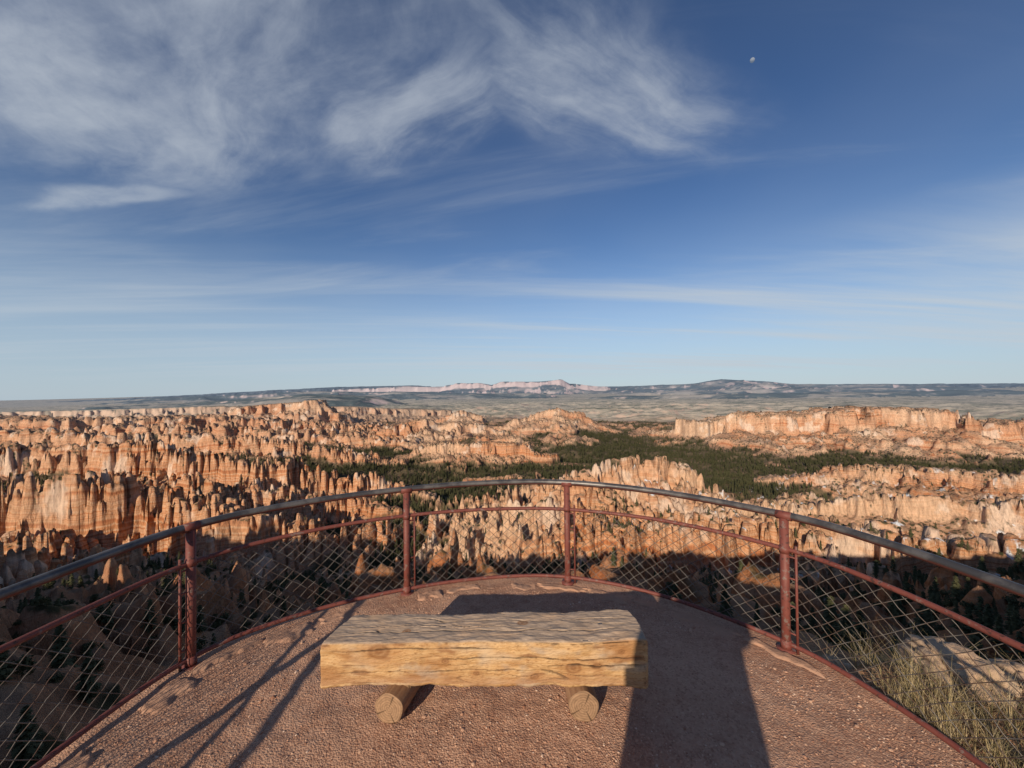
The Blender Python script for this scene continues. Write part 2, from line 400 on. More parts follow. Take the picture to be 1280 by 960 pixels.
col=m.mix(m.math('MULTIPLY',m.attr('painted_haze'),.58),col,hzc)  # aerial haze painted into the base colour, bluer with distance
sn=m.math('MULTIPLY',m.mr(m.noise(p,.05,5,.6),.60,.64,0,1),m.mr(px_,60,160,0,1))
sn=m.math('MULTIPLY',sn,m.mr(py_,900,500,0,1)); sn=m.math('MULTIPLY',sn,m.mr(nz,.6,.85,0,1))
col=m.mix(sn,col,(.8,.82,.85))
m.l.new(col,m.b.inputs['Base Color'])
bh=m.noise(m.vscale(p,(1,1,.45)),.5,8,.68)
bh2=m.noise(m.vscale(p,(1,1,.8)),4,5,.65)
nb=m.bump(bh2,.5,.25)
m.l.new(m.bump(bh,.8,2.8,nb),m.b.inputs['Normal'])
m.b.inputs['Specular IOR Level'].default_value=.03
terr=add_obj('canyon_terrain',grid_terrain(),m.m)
print('terrain done',time.time()-T0)

# ---------------------------------------------------------------- trees
leafm=NT('pine_needles')
oi=leafm.node('ShaderNodeObjectInfo').outputs['Random']
lc=leafm.mix(oi,(.035,.045,.022),(.10,.095,.045)); lc=leafm.mix(.5,lc,leafm.mix(leafm.noise(leafm.pos(),.6,3,.6),(.03,.04,.02),(.115,.11,.05)))
lc=leafm.mix(leafm.mr(leafm.noise(leafm.pos(),.012,3,.5),.4,.65,0,.35),lc,(.12,.115,.055))
leafm.l.new(lc,leafm.b.inputs['Base Color'])
barkm=NT('pine_bark'); barkm.b.inputs['Base Color'].default_value=(.13,.08,.05,1)
def conifer(name,seed,wid=.22,levels=17):
    r=random.Random(seed); V=[];F=[];MI=[]
    def cone(p0,p1,r0,r1,n=6):
        b=len(V); a=Vector(p1)-Vector(p0); u=a.orthogonal().normalized(); v=a.normalized().cross(u)
        for pp,rr in((p0,r0),(p1,r1)):
            for i in range(n):
                t=2*math.pi*i/n; V.append(tuple(Vector(pp)+u*math.cos(t)*rr+v*math.sin(t)*rr))
        for i in range(n): F.append((b+i,b+(i+1)%n,b+n+(i+1)%n,b+n+i)); MI.append(1)
    cone((0,0,-.05),(0,0,1),.018,.002)
    for k in range(levels):
        t=(k+.5)/levels; z=.12+.87*t
        rad=wid*(1-t)**.8*(.75+.5*r.random())+.015
        nb=7 if t<.7 else 5
        for i in range(nb):
            if r.random()<.16: continue
            a=2*math.pi*(i+r.random()*.8)/nb; L=rad*(.6+.6*r.random()); dz=-.25*L+.03*r.random()
            dx,dy=math.cos(a),math.sin(a); tip=Vector((dx*L,dy*L,z+dz))
            for s in range(4):
                f=.3+.7*(s+r.random()*.5)/4; c=Vector((0,0,z)).lerp(tip,min(f,1))
                w_=.050*(1.15-f*.5)*(.7+.6*r.random())
                side=Vector((-dy,dx,(r.random()-.5)*.5))*w_
                out=Vector((dx,dy,-.35+(r.random()-.5)*.7))*w_*1.1
                b=len(V); V.extend([tuple(c-side),tuple(c+out),tuple(c+side),tuple(c-out*.6+Vector((0,0,w_*.4)))])
                F.append((b,b+1,b+2,b+3)); MI.append(0)
    me=make_mesh(name,V,F,smooth_shade=False); me.materials.append(leafm.m); me.materials.append(barkm.m)
    me.polygons.foreach_set('material_index',MI)
    return bpy.data.objects.new(name,me)
def juniper(name,seed):
    r=random.Random(seed); V=[];F=[]
    lob=[(Vector((r.uniform(-.28,.28),r.uniform(-.28,.28),r.uniform(.3,.75))),r.uniform(.16,.28)) for _ in range(9)]
    for c,rr in lob:
        for _ in range(55):
            d=Vector((r.gauss(0,1),r.gauss(0,1),r.gauss(0,1))).normalized()*rr*r.uniform(.6,1.05)
            a=Vector((r.gauss(0,1),r.gauss(0,1),r.gauss(0,1))).normalized()*.06; b_=a.cross(d).normalized()*.05
            b=len(V); q=c+d; V.extend([tuple(q-a),tuple(q+b_),tuple(q+a),tuple(q-b_)]); F.append((b,b+1,b+2,b+3))
    me=make_mesh(name,V,F,smooth_shade=False); me.materials.append(leafm.m); return bpy.data.objects.new(name,me)
def instances(name,P,S,protos):
    colx=bpy.data.collections.new(name+'_parts')
    for o in protos: colx.objects.link(o)
    me=bpy.data.meshes.new(name); me.vertices.add(len(P)); me.vertices.foreach_set('co',np.asarray(P,np.float32).ravel()); me.update()
    fattr(me,'sc',S); fattr(me,'rz',rng.uniform(0,6.28,len(P)))
    o=add_obj(name,me)
    g=bpy.data.node_groups.new(name,'GeometryNodeTree')
    g.interface.new_socket('Geometry',in_out='INPUT',socket_type='NodeSocketGeometry'); g.interface.new_socket('Geometry',in_out='OUTPUT',socket_type='NodeSocketGeometry')
    gi=g.nodes.new('NodeGroupInput'); go=g.nodes.new('NodeGroupOutput')
    mp=g.nodes.new('GeometryNodeMeshToPoints'); ip=g.nodes.new('GeometryNodeInstanceOnPoints'); ci=g.nodes.new('GeometryNodeCollectionInfo')
    ci.inputs['Collection'].default_value=colx; ci.inputs['Separate Children'].default_value=True; ci.inputs['Reset Children'].default_value=True
    ip.inputs['Pick Instance'].default_value=True
    a1=g.nodes.new('GeometryNodeInputNamedAttribute'); a1.data_type='FLOAT'; a1.inputs[0].default_value='sc'
    a2=g.nodes.new('GeometryNodeInputNamedAttribute'); a2.data_type='FLOAT'; a2.inputs[0].default_value='rz'
    cx_=g.nodes.new('ShaderNodeCombineXYZ'); g.links.new(a2.outputs[0],cx_.inputs[2])
    g.links.new(gi.outputs[0],mp.inputs[0]); g.links.new(mp.outputs[0],ip.inputs['Points']); g.links.new(ci.outputs[0],ip.inputs['Instance'])
    g.links.new(a1.outputs[0],ip.inputs['Scale']); g.links.new(cx_.outputs[0],ip.inputs['Rotation']); g.links.new(ip.outputs[0],go.inputs[0])
    md=o.modifiers.new('scatter','NODES'); md.node_group=g
    return o
def scatter_trees():
    n=320000
    R=rng.uniform(0,1,n)**.85*3300+22; a=np.radians(rng.uniform(-60,60,n))
    Rn=rng.uniform(28,420,70000); R=np.concatenate([R,Rn]); a=np.concatenate([a,np.radians(rng.uniform(-60,60,70000))])
    x=np.sin(a)*R; y=np.cos(a)*R
    h,veg,M,rel,far,pl,cut,d=terrain(x,y)
    e=np.maximum(2.0,R*.006); hx=terrain(x+e,y,False); hy=terrain(x,y+e,False)
    sl=np.hypot((hx-h)/e,(hy-h)/e)
    nearslope=smooth(35,90,R)*smooth(430,330,R)
    clump=smooth(-.35,.25,fbm(x,y,22,3,303))
    pr=veg**1.5*.66*(.25+.75*clump)*smooth(1.3,.6,sl)+.10*clump*smooth(1.1,.5,sl)*(1-.2*M)+nearslope*.42*smooth(1.6,.8,sl)*smooth(-.2,.15,fbm(x,y,50,2,301))
    k=rng.uniform(0,1,len(R))<pr
    k&=R>30
    x,y,h,R,veg=x[k],y[k],h[k],R[k],veg[k]
    print('trees',len(x))
    s=rng.uniform(3.5,13.5,len(x))*(.62+.38*veg)*(.55+.45*smooth(60,350,R))
    bush=rng.uniform(0,1,len(x))<(.45*(1-veg)+.1)
    P=np.stack([x,y,h-.3],1)
    instances('pine_forest',P[~bush],s[~bush],[conifer('pine_a',1),conifer('pine_b',2,.17),conifer('pine_c',3,.27,14)])
    instances('juniper_scrub',P[bush],s[bush]*.42,[juniper('juniper_a',4),juniper('juniper_b',5)])
scatter_trees()
print('trees done',time.time()-T0)

# ---------------------------------------------------------------- fence path
CP=[(-2.25,-6.0),(-2.28,-4.4),(-2.28,-2.6),(-2.28,-.8),(-2.25,.75),(-2.2,1.65),(-2.07,2.48),(-1.6,2.98),(-.92,3.33),(-.2,3.51),(.485,3.49),(1.2,3.16),(1.805,2.58),(2.02,2.1),(2.11,1.57),(2.17,.9),(2.2,-.7),(2.2,-2.4),(2.2,-4.2),(2.2,-6)]
def catmull(P,n=24):
    P=[np.array(q,float) for q in P]; P=[2*P[0]-P[1]]+P+[2*P[-1]-P[-2]]; o=[]
    for i in range(1,len(P)-2):
        for k in range(n):
            t=k/n; a,b,c,d=P[i-1:i+3]
            o.append(.5*((2*b)+(-a+c)*t+(2*a-5*b+4*c-d)*t*t+(-a+3*b-3*c+d)*t**3))
    o.append(P[-2]); return np.array(o)
C=catmull(CP); seg=np.hypot(*np.diff(C,axis=0).T); S=np.concatenate([[0],np.cumsum(seg)])
def cpt(s,off=0):
    s=np.asarray(s,float); x=np.interp(s,S,C[:,0]); y=np.interp(s,S,C[:,1])
    e=.03; tx=np.interp(s+e,S,C[:,0])-np.interp(s-e,S,C[:,0]); ty=np.interp(s+e,S,C[:,1])-np.interp(s-e,S,C[:,1]); L=np.hypot(tx,ty)
    return x-ty/L*off, y+tx/L*off
def tube(V,F,pts,r,n=8,cap=True):
    pts=[Vector(q) for q in pts]; b=len(V); u=None
    for i,q in enumerate(pts):
        t=(pts[min(i+1,len(pts)-1)]-pts[max(i-1,0)]).normalized()
        if u is None: u=t.orthogonal().normalized() if abs(t.z)>.9 else t.cross(Vector((0,0,1))).normalized()
        u=(u-t*u.dot(t)).normalized(); v=t.cross(u); rr=r[i] if hasattr(r,'__len__') else r
        for k in range(n):
            a=2*math.pi*k/n; V.append(tuple(q+u*math.cos(a)*rr+v*math.sin(a)*rr))
    for i in range(len(pts)-1):
        for k in range(n): F.append((b+i*n+k,b+i*n+(k+1)%n,b+(i+1)*n+(k+1)%n,b+(i+1)*n+k))
    if cap:
        F.append(tuple(b+k for k in range(n))[::-1]); F.append(tuple(b+(len(pts)-1)*n+k for k in range(n)))
pm=NT('weathered_red_paint'); pp=pm.pos()
chips=pm.noise(pp,22,6,.7)
pc=pm.mix(pm.noise(pp,9,4,.6),(.12,.028,.022),(.21,.065,.048))
pc=pm.mix(pm.mr(chips,.56,.64,0,.75),pc,(.19,.15,.13)); pc=pm.mix(pm.mr(pm.noise(pp,40,3,.6),.58,.66,0,.8),pc,(.045,.025,.02))
pm.l.new(pc,pm.b.inputs['Base Color']); pm.b.inputs['Roughness'].default_value=.6; pm.b.inputs['Specular IOR Level'].default_value=.4
pm.l.new(pm.bump(chips,.4,.003),pm.b.inputs['Normal'])
rm=NT('worn_steel_rail'); rp=rm.pos(); rn=rm.noise(rp,7,6,.65)
rz=rm.sep(rm.node('ShaderNodeNewGeometry').outputs['Normal'])[2]
rc=rm.mix(rm.mr(rn,.40,.60,0,1),(.065,.062,.065),(.14,.13,.125))
under=rm.mr(rm.math('ADD',rz,rm.math('MULTIPLY',rn,.8)),.35,-.1,0,1)
rc=rm.mix(under,rc,(.14,.05,.04))
rm.l.new(rc,rm.b.inputs['Base Color']); rm.b.inputs['Roughness'].default_value=.42; rm.b.inputs['Metallic'].default_value=.35; rm.b.inputs['Specular IOR Level'].default_value=.5
rm.l.new(rm.bump(rm.noise(rp,30,5,.7),.3,.002),rm.b.inputs['Normal'])
gm=NT('galvanised_wire'); gc=gm.mix(gm.mr(gm.noise(gm.pos(),12,4,.6),.4,.65,0,1),(.17,.155,.14),(.10,.06,.045)); gm.l.new(gc,gm.b.inputs['Base Color']); gm.b.inputs['Roughness'].default_value=.55; gm.b.inputs['Metallic'].default_value=.3
fence=bpy.data.objects.new('chain_link_railing',None); scene.collection.objects.link(fence)
def z_top(s): return .892+.004*np.sin(s*1.3)
ss=np.arange(.02,S[-1],.05)
V=[];F=[]; X_,Y_=cpt(ss); tube(V,F,list(zip(X_,Y_,z_top(ss))),.0245,14); add_obj('top_rail',make_mesh('top_rail',V,F),rm.m,fence)
V=[];F=[]; X_,Y_=cpt(ss,-.0); tube(V,F,list(zip(X_,Y_,.66+.006*np.sin(ss*2.1))),.0150,12)
tube(V,F,list(zip(*cpt(ss,.0),.045+.006*np.sin(ss*1.7))),.0150,10); add_obj('lower_rails',make_mesh('lower_rails',V,F),pm.m,fence)
def s_of(pt): return S[np.argmin(np.hypot(C[:,0]-pt[0],C[:,1]-pt[1]))]
posts=[CP[i] for i in (1,2,3,4,6,8,10,12,15,16,17,18)]
for i,pt in enumerate(posts):
    V=[];F=[]; s0=s_of(pt); x,y=cpt(s0,-.0)
    tube(V,F,[(x,y,-.25),(x,y,.868)],.027,16)
    tube(V,F,[(x,y,-.02),(x,y,.010)],.055,16); tube(V,F,[(x,y,.010),(x,y,.05)],.033,16)
    for zc in (.66,.045):
        tube(V,F,[(x,y,zc-.022),(x,y,zc+.022)],.0315,16)
    a=cpt(s0-.045); b=cpt(s0+.045); tube(V,F,[(a[0],a[1],.886),(x,y,.886),(b[0],b[1],.886)],.0285,14)
    for sd in ((.065,) if i!=4 else (-.06,)):
        q=cpt(s0+sd); tube(V,F,[(q[0],q[1],.0),(q[0],q[1],.70)],.008,8)
        for zc in (.12,.3,.48,.62):
            q2=cpt(s0); tube(V,F,[(q[0],q[1],zc),(q2[0],q2[1],zc)],.006,6)
    add_obj('post_%d'%(i+1),make_mesh('post',V,F),pm.m,fence)
V=[];F=[]; cw=.092; hz=.60; z0=.05
nn=int(S[-1]/cw)
for fam in(1,-1):
    for i in range(-8,nn+8):
        pts=[]
        for k in range(0,29):
            t=k/28; s=i*cw+fam*(hz/.082*cw)*t
            if .03<s<S[-1]-.03:
                sj=.006*math.sin(s*5.3+t*4)+.004*math.sin(i*2.7+t*9)
                jit=.005*math.sin(s*13+i)-.010*math.sin(s*2.1)*(t*(1-t)*4)*.6; x,y=cpt(s+sj,.020+.005*fam*math.cos(t*math.pi*14)+.014*math.sin(s*2.3)*math.sin(t*3.1)); pts.append((float(x),float(y),z0+hz*t+jit))
        if len(pts)>2: tube(V,F,pts,.0021,5,False)
add_obj('wire_mesh',make_mesh('wire_mesh',V,F),gm.m,fence)
print('fence',time.time()-T0)

# ---------------------------------------------------------------- platform ground
dm=NT('red_gravel_dirt'); dp=dm.pos()
n1=dm.noise(dp,1.3,5,.6); n2=dm.noise(dp,14,6,.7); n3=dm.noise(dp,90,4,.7)
dc=dm.mix(dm.mr(n1,.3,.7,0,1),(.33,.165,.105),(.50,.295,.20)); dc=dm.mix(dm.mr(n2,.35,.7,0,.5),dc,(.54,.345,.24))
dc=dm.mix(dm.mr(dm.noise(dp,4,5,.7),.52,.66,0,.5),dc,(.27,.125,.075))
vr=dm.node('ShaderNodeTexVoronoi'); dm.put(vr.inputs['Vector'],dp); vr.inputs['Scale'].default_value=105
dc=dm.mix(dm.mr(dm.sep(vr.outputs['Color'])[0],.5,1,0,.42),dc,(.60,.39,.27)); dc=dm.mix(dm.mr(dm.sep(vr.outputs['Color'])[1],.7,1,0,.5),dc,(.22,.10,.06))
dm.l.new(dc,dm.b.inputs['Base Color'])
hh=dm.math('ADD',dm.math('MULTIPLY',vr.outputs['Distance'],-.8),dm.math('ADD',n3,dm.math('MULTIPLY',n2,1.8)))
dm.l.new(dm.bump(hh,.75,.009),dm.b.inputs['Normal'])
def ground_z(x,y):
    return .022*fbm(x,y,.9,3,401)+.012*fbm(x,y,.16,4,411)-.03*np.exp(-((y-1.75)/.45)**2-((x+.1)/.9)**2)
nS=520; sp=np.linspace(0.0,S[-1],nS); ox,oy=cpt(sp,.085)
rad=np.concatenate([np.linspace(0,1,230)**.85,[1.004]])
V=[]
for t in rad[:-1]:
    sy=np.clip(oy,-6,1.6)
    V.append(np.stack([ox*t,sy+(oy-sy)*t,np.zeros(nS)],1))
V=np.concatenate(V); V[:,2]=ground_z(V[:,0],V[:,1])
edge=np.stack([ox*1.004,oy+.0,np.full(nS,-.7)],1); V=np.concatenate([V,edge])
nr=len(rad); i=np.arange(nr-1)[:,None]*nS; j=np.arange(nS-1)[None,:]
q=np.stack([i+j,i+j+1,i+nS+j+1,i+nS+j],-1).reshape(-1,4)
add_obj('viewpoint_path',make_mesh('viewpoint_path',V,quads=q),dm.m)
def pebble(name,seed,mat,sub=1,fl=.6):
    bm=bmesh.new(); bmesh.ops.create_icosphere(bm,subdivisions=sub,radius=1); r=random.Random(seed)
    sx,sy,sz=r.uniform(.7,1.2),r.uniform(.6,1),fl*r.uniform(.7,1.1)
    for v in bm.verts: v.co=Vector((v.co.x*sx,v.co.y*sy,v.co.z*sz))*r.uniform(.78,1.15)
    me=bpy.data.meshes.new(name); bm.to_mesh(me); bm.free(); me.materials.append(mat); return bpy.data.objects.new(name,me)
pg=NT('gravel_stone'); rr=pg.node('ShaderNodeObjectInfo').outputs['Random']
pg.l.new(pg.ramp(rr,[(0,(.28,.135,.085)),(.4,(.45,.25,.165)),(.85,(.55,.36,.25)),(1,(.62,.47,.37))]),pg.b.inputs['Base Color'])
n=80000; yy=rng.uniform(0,1,n)**1.6*3.2+.9; xx=rng.uniform(-2.25,2.25,n)
dens=fbm(xx,yy,.7,3,421); ok=(np.hypot(xx,yy-np.clip(yy,-9,1.05))<2.3)&(rng.uniform(0,1,n)<smooth(-.25,.45,dens)+.08+.6*np.exp(-((yy-1.8)/.35)**2-((xx+.1)/1.0)**2))
xx,yy=xx[ok],yy[ok]; sz=.0016+.0054*rng.uniform(0,1,len(xx))**3.0+(rng.uniform(0,1,len(xx))<.006)*.009
instances('gravel',np.stack([xx,yy,ground_z(xx,yy)+sz*.15],1),sz,[pebble('pebble_%s'%k,k,pg.m) for k in range(4)])
sm=NT('edging_sandstone'); sp_=sm.pos(); s1=sm.noise(sp_,5,6,.65)
sc_=sm.mix(s1,(.32,.165,.105),(.52,.33,.23)); sm.l.new(sc_,sm.b.inputs['Base Color']); sm.l.new(sm.bump(sm.noise(sp_,24,8,.75),.9,.012),sm.b.inputs['Normal'])
kerb=bpy.data.objects.new('stone_edging',None); scene.collection.objects.link(kerb)
s=3.5; k=0
r=random.Random(5)
while s<13.2:
    L=r.uniform(.20,.50); wd=r.uniform(.06,.13); nx,ny=34,16; sd=r.randrange(999); th=r.uniform(.006,.014)
    if s<9.0: wd*=1.35; th+=.006
    u,v=np.meshgrid(np.linspace(0,1,nx+1),np.linspace(0,1,ny+1),indexing='ij')
    ed=np.minimum(1,np.minimum(u,1-u)*nx/3.0)*np.minimum(1,np.minimum(v,1-v)*ny/3.0)
    off=-.050-wd*v+(.045*perlin(u*3+sd,v*0+2.,3))*v
    x,y=cpt(s+L*(u+.14*perlin(v*3+sd,u*0+1,4)*(u*2-1)),off)
    z=ground_z(x,y)-.014+(th+.014)*(ed**.5)+.012*fbm(x,y,.09,4,sd)
    V=np.stack([x.ravel(),y.ravel(),z.ravel()],1)
    F=[(a*(ny+1)+b,(a+1)*(ny+1)+b,(a+1)*(ny+1)+b+1,a*(ny+1)+b+1) for a in range(nx) for b in range(ny)]
    if r.random()<.85: k+=1; add_obj('slab_%d'%k,make_mesh('slab',V,F),sm.m,kerb)
    s+=L+r.uniform(.0,.05)

# ---------------------------------------------------------------- bench
bench=bpy.data.objects.new('log_bench',None); scene.collection.objects.link(bench)
def wood_slab():
    nl=620
    X0,X1=-1.0,.700; D=.275; H=.228; zt=.445; y0=2.0
    u=np.linspace(0,1,nl)
    rc=.020; per=[]
    def arc(cx,cz,a0,a1,n):
        for a in np.linspace(a0,a1,n): per.append((cx+rc*math.cos(a),cz+rc*math.sin(a)))
    hw=D/2; hh_=H/2
    for t in np.linspace(0,1,72)[1:-1]: per.append((-hw,-hh_+rc+(H-2*rc)*t))
    arc(-hw+rc,hh_-rc,math.pi,math.pi/2,10)
    for t in np.linspace(0,1,76)[1:-1]: per.append((-hw+rc+(D-2*rc)*t,hh_))
    arc(hw-rc,hh_-rc,math.pi/2,0,8)
    for t in np.linspace(0,1,20)[1:-1]: per.append((hw,hh_-rc-(H-2*rc)*t))
    arc(hw-rc,-hh_+rc,0,-math.pi/2,8)
    for t in np.linspace(0,1,20)[1:-1]: per.append((hw-rc-(D-2*rc)*t,-hh_))
    arc(-hw+rc,-hh_+rc,-math.pi/2,-math.pi,8)
    per=np.array(per); n=len(per)
    U,K=np.meshgrid(u,np.arange(n),indexing='ij')
    py=per[K,0]; pz=per[K,1]
    L=X1-X0
    x=X0+L*U
    lowedge=smooth(.02,-.10,pz)
    dz=lowedge*(.036*fbm(x,x*0,.45,4,501)-.020*(U-.2)) ; dtop=.014*fbm(x,x*0+4,.6,4,511)
    dy=np.where(py>0,.016*fbm(x,x*0+9,.4,3,521)+(.015*(U-.5)),-.020*fbm(x,x*0+2,.6,3,531))
    nrm=np.stack([py/np.maximum(np.abs(py),1e-6)*(np.abs(py)>hw-rc*1.01),pz/np.maximum(np.abs(pz),1e-6)*(np.abs(pz)>hh_-rc*1.01)],-1)
    arcl=np.concatenate([[0],np.cumsum(np.hypot(*np.diff(per,axis=0).T))]); v=arcl[K]
    front=(py<-hw+rc*.8)&(pz<hh_-.3*rc); top=smooth(hh_-.35*rc,hh_-.02*rc,pz)
    warp=.035*fbm(x,v*1.2,.55,3,541)
    vv=v+warp
    knots=[(-.70,.165,.036),(.30,.075,.026),(.42,.085,.018),(.10,.03,.014),(-.36,.11,.012),(.05,.36,.02),(-.60,.30,.015),(-.2,.05,.010),(.55,.15,.012)]
    kd=np.full(x.shape,9.0)
    for kx,kv,kr in knots:
        dx=(x-kx); dv=v-kv; dist=np.hypot(dx*.62,dv)/kr
        vv=vv+np.sign(dv+1e-6)*(-kr*.9)*np.exp(-dist**2/5.0)
        kd=np.minimum(kd,dist)
    g=fbm(x*.10,vv,.011,4,551,.6); g2=fbm(x*.16,vv,.0042,3,561); g3=fbm(x,vv*2.5,.35,4,571)
    crack=smooth(.030,.004,np.abs(perlin(x*1.3+3,vv*9.5,591)+.02))*smooth(.05,.32,fbm(x*.7,vv*3,.25,3,601))
    c_long=np.zeros_like(x)
    def check(vc,xa,xb,wid,amp,sd):
        line=vc+amp*fbm(x,x*0+sd,.35,4,sd)
        wv=wid*(.5+.9*smooth(-.4,.4,fbm(x,x*0,.15,2,sd+3)))
        return smooth(wv,wv*.25,np.abs(v-line))*smooth(xa-.02,xa+.12,x)*smooth(xb+.02,xb-.12,x)
    for a in [(.300,-.93,.60,.0050,.03,611),(.385,-.3,.66,.0030,.03,615),(.345,-.98,-.2,.0024,.03,618),(.172,-.95,-.05,.0044,.02,621),(.120,-.40,.69,.0044,.03,631),(.062,-.95,.3,.0030,.03,641),(.085,.15,.69,.0065,.04,651),(.045,-.2,.5,.002,.03,655),(.2,.1,.69,.002,.02,659)]:
        c_long=np.maximum(c_long,check(*a))
    cr=np.maximum(crack*.8,c_long)
    ring=.5+.5*np.sin(kd*9); kin=smooth(1.25,.7,kd); halo=smooth(3.2,1.0,kd)
    def mixc(a,b,t): return a+(b-a)*t[...,None]
    warm=np.broadcast_to(np.array([.45,.26,.11]),x.shape+(3,))
    c=mixc(warm,np.array([.57,.375,.19]),smooth(-.5,.5,g)); c=mixc(c,np.array([.24,.11,.04]),.8*smooth(.10,.5,g2)); c=mixc(c,np.array([.31,.15,.06]),.8*smooth(-.05,.4,g3))
    c=mixc(c,np.array([.55,.43,.30]),.50*smooth(.0,.45,fbm(x,v*3,.3,3,661)))
    c=mixc(c,np.array([.36,.29,.225]),.6*smooth(.10,.45,fbm(x,v*2,.2,4,663)))
    c=mixc(c,np.array([.25,.12,.055]),.8*smooth(.18,.5,fbm(x*1.4,v*4,.25,3,667)))
    c=mixc(c,np.array([.34,.16,.06]),halo*.5)
    gr=mixc(np.broadcast_to(np.array([.37,.27,.195]),x.shape+(3,)),np.array([.46,.35,.26]),smooth(-.5,.5,g)); gr=mixc(gr,np.array([.25,.17,.12]),.45*smooth(.1,.6,g2))
    gr=mixc(gr,np.array([.48,.31,.19]),.55*smooth(0,.5,g3))
    gr=mixc(gr,np.array([.29,.225,.175]),.55*smooth(.0,.4,fbm(x,v*2.5,.3,4,669)))
    c=mixc(c,gr,top)
    c=mixc(c,np.array([.22,.10,.04]),kin*(.5+.45*ring)*.95)
    c=mixc(c,np.array([.030,.018,.012]),np.clip(cr,0,1)*.95)
    bot=smooth(.06,0,v)*front
    c=mixc(c,np.array([.28,.14,.08]),.5*bot)
    disp=(.0026*g2+.0018*g)*(1-.55*top)-.010*cr+.007*fbm(x,v*3,.12,3,671)
    Y=y0+hw+py+dy+nrm[...,0]*disp; Zc=zt-hh_+pz+dz+dtop*(pz>0)+nrm[...,1]*disp
    Xc=x+(.010*np.sin(py*18+1))*(U>.985)-(.012*np.cos(py*10))*(U<.015)
    skew=(py+hw)/D
    Xc=Xc+np.where(U<.5,.075*skew*(1-U*2),-.030*skew*(U*2-1))
    endf=np.clip(np.minimum(U,1-U)*L/.012,0,1); sh=.010*(1-endf)**2
    Y=Y-np.sign(py)*sh; Zc=Zc-np.sign(pz)*sh
    V=np.stack([Xc,Y,Zc],-1).reshape(-1,3)
    i=np.arange(nl-1)[:,None]*n; j=np.arange(n)[None,:]; j2=(j+1)%n
    q=np.stack([i+j,i+n+j,i+n+j2,i+j2],-1).reshape(-1,4)
    caps=[];cc=[];qs=[q]; base=len(V)
    for e,idx in((0,0),(1,nl-1)):
        ringv=V.reshape(nl,n,3)[idx]; cen=ringv.mean(0); prev=idx*n+np.arange(n)
        for t in np.linspace(0,1,26)[1:]:
            rv=ringv*(1-t)+cen*t; rv=rv.copy(); rv[:,0]+=.003*fbm(rv[:,1],rv[:,2],.02,2,681)
            caps.append(rv); col=np.zeros((n,3)); rr_=np.hypot(rv[:,1]-cen[1]+.05,(rv[:,2]-cen[2]-.2))
            s_=.5+.5*np.sin(rr_*520+3*fbm(rv[:,1],rv[:,2],.05,2,691)); col[:]=np.array([.36,.23,.13])*(1-.35*s_[:,None]); cc.append(col)
            cur=base+np.arange(n); base+=n; a=prev; b=cur
            qq=np.stack([a,np.roll(a,-1),np.roll(b,-1),b],-1); qs.append(qq if e==0 else qq[:,::-1]); prev=cur
    V=np.concatenate([V]+caps); colr=np.concatenate([c.reshape(-1,3)]+cc)
    me=make_mesh('seat',V,quads=np.concatenate(qs)); cattr(me,'wood',colr); return me
wm=NT('weathered_pine'); wc=wm.attr('wood','Color'); wp=wm.obj()
wn=wm.noise(wm.vscale(wp,(3,60,60)),3,6,.7)
wc=wm.mix(1.0,wc,wm.ramp(wn,[(.2,.70),(.5,1.0),(.8,1.15)]),'MULTIPLY'); wm.l.new(wc,wm.b.inputs['Base Color']); wm.b.inputs['Roughness'].default_value=.75
wm.l.new(wm.bump(wn,.3,.003),wm.b.inputs['Normal'])
add_obj('seat',wood_slab(),wm.m,bench)
def leg(name,x,ang):
    R0=.080; n=64; rs=np.linspace(0,1,40); V=[];C_=[]
    def rad(a): return R0*(1+.05*np.sin(a*2+x*9)+.03*np.sin(a*5+x))
    a=np.linspace(0,2*np.pi,n,endpoint=False)
    for t in rs:
        r_=rad(a)*t; V.append(np.stack([r_*np.cos(a),np.full(n,0.0)+.004*(t>.9)*(t-.9)*10,r_*np.sin(a)],1))
        rg=.5+.5*np.sin(t*40+1.5*np.sin(a*2)+x*5); ck=(np.abs(np.sin((a-1.2)/2))<.03*(1-t+.3))|(np.abs(np.sin((a-3.6)/2))<.02)|(np.abs(np.sin((a-5.2)/2))<.018*(t>.3))
        c=np.array([.42,.26,.155])*(1-.30*rg[:,None])*(.8+.3*fbm(a*2,a*0+t*5,1,3,705)[:,None]); c=np.where(ck[:,None],np.array([.06,.035,.02]),c); C_.append(c)
    for t in np.linspace(0,.36,60)[1:]:
        r_=rad(a)*(1+.012*fbm(a*3,a*0+t*6,1,2,701)); V.append(np.stack([r_*np.cos(a),np.full(n,t),r_*np.sin(a)],1))
        g=fbm(a*8,a*0+t*4,1,3,711); c=np.array([.30,.17,.10])+(np.array([.14,.10,.06])*g[:,None]); C_.append(c)
    V=np.concatenate(V); C_=np.concatenate(C_); k=len(V)//n
    i=np.arange(k-1)[:,None]*n; j=np.arange(n)[None,:]; j2=(j+1)%n
    q=np.stack([i+j,i+j2,i+n+j2,i+n+j],-1).reshape(-1,4)
    ca,sa=math.cos(ang),math.sin(ang); xr=V[:,0]*ca+V[:,1]*sa; yr=-V[:,0]*sa+V[:,1]*ca
    V=np.stack([xr+x,yr+2.050,V[:,2]+.076-.010],1)
    me=make_mesh(name,V,quads=q); cattr(me,'wood',np.clip(C_,0,1)); add_obj(name,me,wm.m,bench)
leg('leg_1',-.670,.24); leg('leg_2',.362,-.03)
